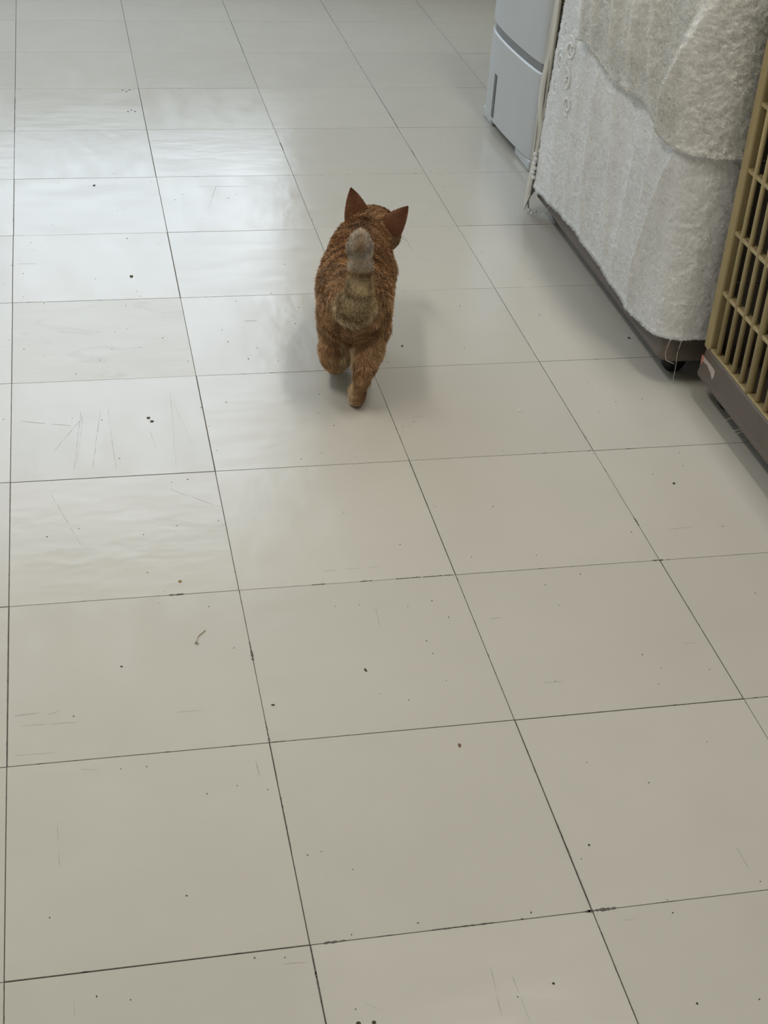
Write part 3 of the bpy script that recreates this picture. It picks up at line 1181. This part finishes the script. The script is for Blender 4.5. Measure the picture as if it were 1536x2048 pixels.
def coat(P, reg):
    """intrinsic coat colours of a ginger tabby"""
    n1 = vnoise(P * 22 + 5)
    n2 = vnoise(P * 60 + 9)
    c = np.repeat(GINGER[None], len(P), 0)

    def blend(c, col, w):
        return c + (np.asarray(col) - c) * np.clip(w, 0, 1)[:, None]
    # body: broken vertical stripes
    ph = P[:, 1] * 150 + (n1 - .5) * 7 + np.abs(P[:, 0] - .008) * 30
    st = sstep(.25, .9, np.sin(ph)) * sstep(.35, .6, n1) * .65
    b = (reg == 0)
    c = np.where((b | (reg == 2))[:, None], blend(c, DARK, st * np.where(b, 1, sstep(.09, .13, P[:, 2]))), c)
    # dorsal streaks
    ds = np.exp(-((P[:, 0] - .010 - (n1 - .5) * .02) / .012) ** 2) * sstep(.19, .215, P[:, 2]) * .55
    c = np.where(b[:, None], blend(c, DARK, ds), c)
    # head: streaks running back between the ears
    q = P - HC
    hrr, hff, huu = q @ hr, q @ hf, q @ hu
    hs_ = sstep(.1, .8, np.sin(hrr * 480 + (n1 - .5) * 5)) * sstep(-.005, .012, huu) * .9
    h = reg == 1
    c = np.where(h[:, None], blend(c, DARK, hs_), c)
    c = np.where(h[:, None], blend(c, PALE, sstep(.03, .05, hff) * sstep(.0, -.02, huu) * .8), c)
    nk = np.sin(P[:, 1] * 300 + P[:, 0] * 160 + n1 * 4)
    neck = b & (P[:, 1] > .13)
    c = np.where(neck[:, None], blend(c, DARK, sstep(.2, .9, nk) * .45 * sstep(.16, .19, P[:, 2])), c)
    # legs: soft bars, darker hocks, pale inside
    lb = sstep(.2, .9, np.sin(P[:, 2] * 210 + n1 * 5)) * .5
    lg = reg == 2
    c = np.where(lg[:, None], blend(c, DARK, lb), c)
    hock = np.exp(-(((P[:, 2] - .082) / .014) ** 2)) * (P[:, 1] < -.08) * .6
    c = np.where(lg[:, None], blend(c, DARK, hock), c)
    shank = (lg | (reg == 3)) & (P[:, 1] < -.07)
    c = np.where(shank[:, None], blend(c, DARK, sstep(.022, .032, P[:, 0]) * sstep(.06, .03, P[:, 2]) * .65), c)
    inner = (lg | (reg == 3)) & (np.abs(P[:, 0] - .002) < .014)
    c = np.where(inner[:, None], blend(c, PALE, np.full(len(P), .55)), c)
    c = np.where((reg == 3)[:, None], blend(c, PALE, sstep(.5, .6, n2) * .3), c)
    # belly
    c = np.where(b[:, None], blend(c, PALE, sstep(.105, .085, P[:, 2]) * .7), c)
    # tail: pale underside (facing backwards) with brown rings; tip whitish with a brown centre
    tp, _ = tail_param(P)
    tl = reg == 4
    tc_ = np.repeat(PALE[None] * .93, len(P), 0)
    ring = sstep(.15, .85, np.sin(tp * 40 + .4 + (n1 - .5) * 1.2)) * .30
    tc_ = blend(tc_, GINGER * .9, ring)
    tc_ = blend(tc_, WHITE, sstep(.70, .76, tp))
    band = np.exp(-((tp - .690) / .024) ** 2)
    tc_ = blend(tc_, DARK * 1.1, band * .75)
    tipc = np.exp(-((P[:, 0] - .0135) / .0085) ** 2) * np.exp(-((tp - .93) / .09) ** 2)
    tc_ = blend(tc_, GINGER * .8, tipc * .85)
    tc_ = blend(tc_, GINGER, np.exp(-((tp - .79) / .018) ** 2) * .4)
    front = sstep(-.120, -.095, P[:, 1]) * (tp < .45)
    tc_ = blend(tc_, GINGER, front * .9)
    c = np.where(tl[:, None], tc_, c)
    c *= (1 + (n2 - .5) * .30)[:, None]
    return np.clip(c, .01, 1)


M_COAT, nt_, b_ = mat('ginger_coat')
at_ = N(nt_, 'ShaderNodeAttribute', attribute_name='coat')
nt_.links.new(at_.outputs['Color'], b_.inputs['Base Color'])
b_.inputs['Roughness'].default_value = 0.7
b_.inputs['Specular IOR Level'].default_value = 0.25
M_SKIN, nt_, b_ = mat('ginger_undercoat')
at_ = N(nt_, 'ShaderNodeAttribute', attribute_name='coat')
nz_ = noise(nt_, N(nt_, 'ShaderNodeTexCoord').outputs['Object'], 220, 3)
nt_.links.new(mixc(nt_, .35, at_.outputs['Color'], ramp(nt_, nz_, [(.3, (.16, .08, .035)), (.7, (.42, .24, .12))])), b_.inputs['Base Color'])
b_.inputs['Roughness'].default_value = 0.9
b_.inputs['Specular IOR Level'].default_value = 0.1

cat = tag(empty('cat', (CO[0], CO[1], 0)), 'ginger tabby cat walking away with tail raised and head turned right', 'cat')
reg = region(CV)
me = np_mesh('body', to_world(CV) - CO, CQ)
set_color(me, coat(CV, reg) * .85)
body = finish('body', me, M_SKIN, cat, True)

# fur blades rooted on the body
NF = 170000
tri = np.concatenate([CQ[:, [0, 1, 2]], CQ[:, [0, 2, 3]]])
ta = np.linalg.norm(np.cross(CV[tri[:, 1]] - CV[tri[:, 0]], CV[tri[:, 2]] - CV[tri[:, 0]]), axis=1)
wgt = ta * np.where(reg[tri[:, 0]] == 4, 1.3, 1.0)
pick = rng.choice(len(tri), NF, p=wgt / wgt.sum())
u1, u2 = rng.random(NF), rng.random(NF)
su = np.sqrt(u1)
bw = np.stack([1 - su, su * (1 - u2), su * u2], -1)
FP = (CV[tri[pick]] * bw[..., None]).sum(1)
FN = (CNrm[tri[pick]] * bw[..., None]).sum(1)
FN /= np.linalg.norm(FN, axis=1)[:, None]
fr = region(FP)
keep = ~((fr == 3) & (FP[:, 2] < .004))
FP, FN, fr = FP[keep], FN[keep], fr[keep]
tp, tdir = tail_param(FP)
flow = np.zeros_like(FP)
flow[fr == 0] = (0, -1, -.25)
flow[fr == 1] = -hf + np.array([0, 0, -.15])
flow[fr == 2] = (0, -.25, -1)
flow[fr == 3] = (0, .3, -.6)
tm = fr == 4
flow[tm] = tdir[tm] * .9
skirt = tm & (tp < .33)
flow[skirt] = np.array([0, -.75, -.35])
flow += 1.1 * (np.stack([vnoise(FP * 45 + 1), vnoise(FP * 45 + 13), vnoise(FP * 45 + 21)], -1) - .5)
flow -= FN * (flow * FN).sum(1)[:, None]
flow /= np.linalg.norm(flow, axis=1)[:, None] + 1e-9
lift = np.select([fr == 0, fr == 1, fr == 2, fr == 3], [.42, .38, .42, .30], .60)
lift = np.where(skirt, .75, lift)
dr = flow + FN * lift[:, None] + rng.normal(0, .20, FP.shape)
dr /= np.linalg.norm(dr, axis=1)[:, None]
dn = (dr * FN).sum(1)
dr += FN * np.maximum(.12 - dn, 0)[:, None]
LEN = np.select([fr == 0, fr == 1, fr == 2, fr == 3], [.0105, .0065, .0095, .0040], .0095)
LEN = np.where(skirt, .0120, LEN)
LEN = np.where(tm & (tp > .5), .0065, LEN)
LEN = LEN * rng.uniform(.6, 1.25, len(FP)) * (.75 + .5 * vnoise(FP * 70))
LEN = np.where(fr == 2, LEN * np.clip(.35 + (FP[:, 2] - .03) / .07, .35, 1), LEN)
LEN = np.where(FP[:, 2] < .03, np.minimum(LEN, .0035), LEN)
fv, ff = fibres(FP, FN, dr, LEN, rng.uniform(.00045, .0010, len(FP)), .10, rng)
fv[:, 2] = np.maximum(fv[:, 2], .0004)
fc = coat(FP, fr) * rng.uniform(.70, 1.28, (len(FP), 1))
clump = vnoise(FP * 110 + 31)
fc *= (.62 + .76 * clump)[:, None]
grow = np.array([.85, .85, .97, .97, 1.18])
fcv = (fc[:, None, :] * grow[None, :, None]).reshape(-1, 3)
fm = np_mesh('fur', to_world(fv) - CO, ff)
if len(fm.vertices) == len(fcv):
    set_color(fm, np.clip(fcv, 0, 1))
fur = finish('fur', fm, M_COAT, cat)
fur['kind'] = 'stuff'

# ears: thin cupped shells
M_EAR, nt_, b_ = mat('ear_skin')
nz_ = noise(nt_, N(nt_, 'ShaderNodeTexCoord').outputs['Object'], 130, 4)
earcol = ramp(nt_, nz_, [(.3, (.42, .20, .125)), (.7, (.55, .28, .19))])
nt_.links.new(earcol, b_.inputs['Base Color'])
b_.inputs['Roughness'].default_value = .7
tl_ = N(nt_, 'ShaderNodeBsdfTranslucent')
tl_.inputs[0].default_value = (.42, .15, .09, 1)
mx_ = N(nt_, 'ShaderNodeMixShader')
mx_.inputs[0].default_value = .30
nt_.links.new(b_.outputs[0], mx_.inputs[1])
nt_.links.new(tl_.outputs[0], mx_.inputs[2])
nt_.links.new(mx_.outputs[0], nt_.nodes['Material Output'].inputs[0])


def ear(base_in, base_out, tip, face):
    """cupped triangular shell from a base line to the tip; face = direction the hollow looks to"""
    bi, bo, tp_ = (np.array(v, float) for v in (base_in, base_out, tip))
    face = np.array(face, float)
    axis = tp_ - (bi + bo) / 2
    face -= axis * (face @ axis) / (axis @ axis)
    face /= np.linalg.norm(face)
    nu, nv = 13, 12
    V = []
    for side in (0, 1):
        for j in range(nv + 1):
            v = j / nv
            w = (1 - v ** 1.5) ** .85 if v < 1 else 0
            w = max(w, .02)
            for i in range(nu + 1):
                u = i / nu * 2 - 1
                ctr = (bi + bo) / 2 + axis * v
                half = (bo - bi) / 2 * w
                cup = -face * (.014 * (1 - u * u) * (1 - v) ** .6 * 1.0)
                p = ctr + half * u + cup
                p = p + face * (.0022 * (1 if side else 0))
                V.append(p)
    V = np.array(V)
    m1 = (nu + 1)
    M = m1 * (nv + 1)
    Q = []
    for j in range(nv):
        for i in range(nu):
            a = j * m1 + i
            Q.append((a, a + 1, a + 1 + m1, a + m1))
            Q.append((M + a + m1, M + a + 1 + m1, M + a + 1, M + a))
    for j in range(nv):
        for i, fl in ((0, 1), (nu, 0)):
            a = j * m1 + i
            q = (a, a + m1, a + m1 + M, a + M)
            Q.append(q if fl else q[::-1])
    for i in range(nu):
        a = nv * m1 + i
        Q.append((a, a + 1, a + 1 + M, a + M))
        Q.append((i + M, i + 1 + M, i + 1, i))
    me = np_mesh('ear', to_world(V) - CO, np.array(Q))
    o = finish('ear', me, M_EAR, cat, True)
    # short fur on the outside of the ear
    n = 5200
    gi, gj = rng.random(n) * nu * .999, rng.random(n) ** 1.5 * nv * .999
    ii, jj = gi.astype(int), gj.astype(int)
    G = V[:M].reshape(nv + 1, nu + 1, 3)
    a, b = (gi - ii)[:, None], (gj - jj)[:, None]
    p = G[jj, ii] * (1 - a) * (1 - b) + G[jj, ii + 1] * a * (1 - b) + G[jj + 1, ii] * (1 - a) * b + G[jj + 1, ii + 1] * a * b
    nn = np.repeat(-face[None], n, 0)
    d = nn * .35 + axis / np.linalg.norm(axis) * .9 + rng.normal(0, .25, (n, 3))
    d /= np.linalg.norm(d, axis=1)[:, None]
    L = rng.uniform(.002, .0042, n) * (1.15 - .5 * gj / nv)
    v_, f_ = fibres(p, nn, d, L, rng.uniform(.0003, .0007, n), .05, rng)
    fm_ = np_mesh('ear_fur', to_world(v_) - CO, f_)
    vv = (gj / nv)[:, None]
    cc_ = (np.array([.46, .26, .135]) * (1 - vv) + np.array([.32, .15, .09]) * vv) * rng.uniform(.75, 1.2, (n, 1))
    set_color(fm_, np.repeat(cc_, 5, 0))
    fo = finish('ear_fur', fm_, M_COAT, o)
    fo['kind'] = 'stuff'
    return o


ear((.018, .205, .210), (-.024, .203, .190), (-.0165, .200, .2545), (-.25, 1, 0))
ear((.040, .185, .208), (.072, .172, .180), (.0840, .170, .2400), (.75, .75, 0))

# eyes, nose, whiskers
M_EYE = plain('amber_eye', (.45, .25, .05), .12, .2, 300)
M_PUPIL = plain('black_pupil', (.01, .01, .01), .1)
M_NOSE = plain('pink_nose', (.45, .20, .17), .45)


def ball(name, c, r, material, parent, sc=(1, 1, 1)):
    bm = bmesh.new()
    bmesh.ops.create_uvsphere(bm, u_segments=16, v_segments=10, radius=r)
    for v in bm.verts:
        q = v.co
        v.co = Vector(to_world(np.array(c) + hr * q.x * sc[0] + hf * q.y * sc[1] + hu * q.z * sc[2]) - CO)
    return finish(name, bm_mesh(name, bm), material, parent, True)


for s in (-1, 1):
    e = ball('eye', H(s * .019, .036, .006), .0095, M_EYE, cat)
    ball('pupil', H(s * .0205, .0425, .0062), .0042, M_PUPIL, e, (.6, 1, 1.2))
ball('nose', H(0, .0605, -.007), .0052, M_NOSE, cat, (1.2, .8, .8))
M_WHISK = plain('white_whisker', (.75, .73, .70), .5)
for s in (-1, 1):
    for k in range(4):
        a = H(s * .013, .052, -.013 - .003 * (k % 2))
        b = H(s * .040, .056 - .004 * k, -.012 + .004 * (k - 1))
        c = H(s * .062, .046 - .006 * k, -.018 + .006 * (k - 1))
        tube('whisker', to_world(np.array([a, b, c])) - CO, [.0003, .00025, .0001], M_WHISK, cat, 4)

# ================================================================== SMALL THINGS ON THE FLOOR
M_CRUMB = plain('dark_crumb', (.05, .045, .03), .8, .4, 400)
M_CRUMBG = plain('olive_crumb', (.07, .075, .035), .8, .4, 400)
M_CRUMBY = plain('ochre_crumb', (.34, .25, .09), .8, .3, 400)
M_CRUMBR = plain('brown_crumb', (.17, .10, .06), .8, .3, 400)
M_CRUMBW = plain('pale_crumb', (.70, .66, .56), .8, .2, 400)


def crumb(u, v, lu, lv, material, label, rot=0.0, hgt=.5):
    """irregular low crumb; size read in photo pixels at that place"""
    p = floor_pt(u, v)
    sx = np.linalg.norm(floor_pt(u + lu / 2, v) - floor_pt(u - lu / 2, v)) / 2
    sy = np.linalg.norm(floor_pt(u, v + lv / 2) - floor_pt(u, v - lv / 2)) / 2
    bm = bmesh.new()
    bmesh.ops.create_icosphere(bm, subdivisions=2, radius=1)
    sx, sy = sx * .8, sy * .8
    hz = hgt * min(sx, sy)
    for w in bm.verts:
        j = 1 + random.uniform(-.22, .22)
        w.co = Vector((w.co.x * sx * j, w.co.y * sy * j, max(w.co.z * hz * j, -hz * .2) + hz * .2))
    o = finish('crumb', bm_mesh('crumb', bm), material)
    o.location = (p[0], p[1], 0.0)
    o.rotation_euler = (0, 0, rot + YAW * -1)
    return tag(o, label, 'crumb', 'crumbs dropped on the floor')


crumb(263, 553, 9, 5, M_CRUMBG, 'dark olive crumb on the shiny tiles left of the cat')
crumb(188, 371, 6, 4, M_CRUMB, 'black crumb by the creased tile at far left')
crumb(297, 836, 9, 4, M_CRUMB, 'upper of two dark flakes on the scratched tile', .5)
crumb(304, 843, 10, 4, M_CRUMB, 'lower of two dark flakes on the scratched tile', .7)
crumb(360, 1163, 9, 6, M_CRUMBY, 'ochre crumb just above a tile joint')
crumb(804, 692, 6, 5, M_CRUMBR, 'brown crumb to the right of the cat')
crumb(1039, 821, 7, 5, M_CRUMBW, 'pale crumb between the cat and the barred cage')
crumb(1258, 676, 6, 4, M_CRUMB, 'dark crumb beside the white towel hem')
crumb(731, 1340, 6, 9, M_CRUMB, 'larger dark crumb in the middle of the foreground', .5)
crumb(546, 1410, 9, 4, M_CRUMB, 'dark oval crumb beside a tile joint in the foreground')
crumb(243, 1333, 6, 4, M_CRUMB, 'dark crumb on the plain tile at lower left', -.4)
crumb(919, 1491, 8, 10, M_CRUMBR, 'brown crumb just below a foreground joint')
crumb(1348, 967, 7, 4, M_CRUMB, 'dark crumb in front of the barred cage')
crumb(1107, 1967, 7, 6, M_CRUMB, 'dark crumb near the bottom right joint')
crumb(1178, 1690, 5, 5, M_CRUMB, 'dark crumb right of the long foreground joint')
crumb(1394, 2007, 6, 6, M_CRUMB, 'dark crumb in the bottom right corner')
# wisp of hair
w0 = [floor_pt(*p, .001) for p in ((410, 1260), (402, 1267), (396, 1272), (394, 1280), (390, 1286), (396, 1288), (394, 1278))]
wisp = tag(finish('hair_wisp', tube_mesh('hair_wisp', np.array(w0), .0008, 5), M_HAIR, None, True), 'small curled wisp of beige hair on the lower left tile', 'hair')

# fine specks and joint dirt: too many and too small to count
def flake_cluster(items, name, material, hgt=.00035):
    V, Fc = [], []
    for (x, y, a, b, rot) in items:
        n = 7
        base = len(V)
        top = []
        for ring_z, sc in ((-.0003, 1.0), (hgt, .8)):
            for k in range(n):
                an = 2 * math.pi * k / n
                rr = sc * random.uniform(.7, 1.2)
                dx, dy = a * rr * math.cos(an), b * rr * math.sin(an)
                V.append((x + dx * math.cos(rot) - dy * math.sin(rot), y + dx * math.sin(rot) + dy * math.cos(rot), ring_z))
        for k in range(n):
            k2 = (k + 1) % n
            Fc.append((base + k, base + k2, base + n + k2, base + n + k))
        Fc.append(tuple(base + n + k for k in range(n)))
    me = bpy.data.meshes.new(name)
    me.from_pydata(V, [], Fc)
    me.update()
    o = finish(name, me, material, floor)
    o['kind'] = 'stuff'
    return o


it = []
for _ in range(260):
    x, y = random.uniform(-.2, 1.1), random.uniform(-.4, 2.2)
    it.append((x, y, random.uniform(.0006, .0018), random.uniform(.0005, .0009), random.uniform(0, 3.14)))
flake_cluster(it, 'grit', M_CRUMB)
# dirt packed into joints: (pixel from, pixel to, half width m)
jd = []
for (a, b, w) in (((340, 1189), (368, 1186), .0022), ((502, 1285), (509, 1322), .0024), ((1168, 1826), (1235, 1815), .0030), ((860, 1859), (985, 1846), .0016),
                  ((650, 1888), (690, 1879), .0020), ((625, 1168), (650, 1166), .0016), ((722, 1161), (744, 1159), .0014), ((790, 1156), (905, 1148), .0012),
                  ((1266, 1036), (1276, 1050), .0018), ((1310, 1123), (1328, 1120), .0018), ((533, 1440), (541, 1480), .0014), ((560, 1590), (580, 1690), .0011),
                  ((540, 1482), (556, 1560), .0009), ((622, 1895), (640, 2000), .0014), ((558, 285), (566, 300), .0020), ((822, 300), (830, 312), .0018),
                  ((25, 195), (26, 265), .0015), ((1115, 1640), (1180, 1800), .0010), ((1195, 1850), (1270, 2030), .0009)):
    A, B = floor_pt(*a), floor_pt(*b)
    n = max(3, int(np.linalg.norm(B - A) / .006))
    rot = math.atan2(B[1] - A[1], B[0] - A[0])
    for k in range(n):
        t = (k + random.uniform(.2, .8)) / n
        p = A + (B - A) * t
        # snap onto the nearest joint line
        if abs(rot) < .5 or abs(abs(rot) - math.pi) < .5:
            p[1] = round(p[1] / T) * T
        else:
            p[0] = round(p[0] / T) * T
        jd.append((p[0], p[1], random.uniform(.003, .006), w * random.uniform(.4, 1.0), rot))
flake_cluster(jd, 'joint_dirt', M_JOINT)

# scratches and heel scuffs worn into the wax
M_SCUFF = plain('grey_scuff', (.43, .41, .37), .6, .15, 90)
sc_ = []
for (a, b, w) in (((162, 820), (148, 940), .0005), ((166, 828), (155, 925), .0004), ((200, 825), (185, 935), .0006), ((215, 815), (232, 940), .0004), ((110, 900), (165, 835), .0003),
                  ((300, 860), (320, 920), .0003), ((40, 842), (150, 852), .0005), ((340, 780), (352, 935), .0003), ((345, 800), (385, 890), .0003), ((430, 930), (560, 910), .0003),
                  ((100, 985), (165, 1095), .0004), ((330, 975), (430, 1010), .0003), ((25, 1432), (90, 1424), .0016), ((90, 1430), (120, 1422), .0014), ((35, 1452), (160, 1444), .0009),
                  ((345, 1426), (405, 1420), .0009), ((20, 1512), (120, 1504), .0009), ((748, 1208), (762, 1258), .0010), ((640, 1142), (770, 1132), .0006), ((1330, 1060), (1395, 1052), .0012),
                  ((1360, 1288), (1400, 1285), .0010), ((1085, 1365), (1130, 1362), .0010), ((155, 1537), (200, 1541), .0006), ((510, 1510), (520, 1560), .0010), ((645, 1985), (770, 2020), .0006),
                  ((560, 1928), (620, 1924), .0008), ((148, 1998), (150, 2035), .0004), ((835, 520), (865, 519), .0009), ((875, 265), (884, 283), .0012), ((395, 372), (500, 373), .0008),
                  ((420, 410), (432, 370), .0006), ((30, 528), (80, 527), .0008), ((485, 642), (515, 641), .0008), ((820, 836), (850, 832), .0008), ((980, 1238), (1005, 1234), .0010),
                  ((115, 1640), (120, 1745), .0008), ((1470, 1690), (1500, 1740), .0008), ((980, 1930), (1005, 2040), .0008), ((1020, 1940), (1060, 2045), .0006), ((1240, 1842), (1275, 1838), .0010)):
    A, B = floor_pt(*a), floor_pt(*b)
    L_ = np.linalg.norm(B - A)
    n = max(1, int(L_ / .03))
    rot = math.atan2(B[1] - A[1], B[0] - A[0])
    for k in range(n):
        p = A + (B - A) * (k + .5) / n
        sc_.append((p[0] + random.uniform(-.0004, .0004), p[1] + random.uniform(-.0004, .0004), L_ / n * random.uniform(.4, .62), w * random.uniform(.5, 1.1), rot + random.uniform(-.03, .03)))
flake_cluster(sc_, 'scuff_marks', M_SCUFF, .00004)

# plugged screw holes in the tiles
bm = bmesh.new()
bmesh.ops.create_cone(bm, cap_ends=True, segments=16, radius1=.0022, radius2=.0020, depth=.0008)
hole = bm_mesh('screw_hole', bm)
hole.materials.append(M_CRUMB)
for (u, v, s) in ((245, 180, 1.1), (259, 180, 1.1), (253, 183, 1.1), (256, 223, 1.1), (263, 220, 1.1), (270, 223, 1.1), (717, 2047, 1.15), (748, 2045, 1.05), (717, 2078, 1.1), (749, 2076, 1.1)):
    p = floor_pt(u, v)
    o = bpy.data.objects.new('screw_hole', hole)
    o.location = (p[0], p[1], -.00005)
    o.scale = (s, s, 1)
    o.parent = floor
    COL.objects.link(o)

for o in scene.objects:
    o.select_set(False)
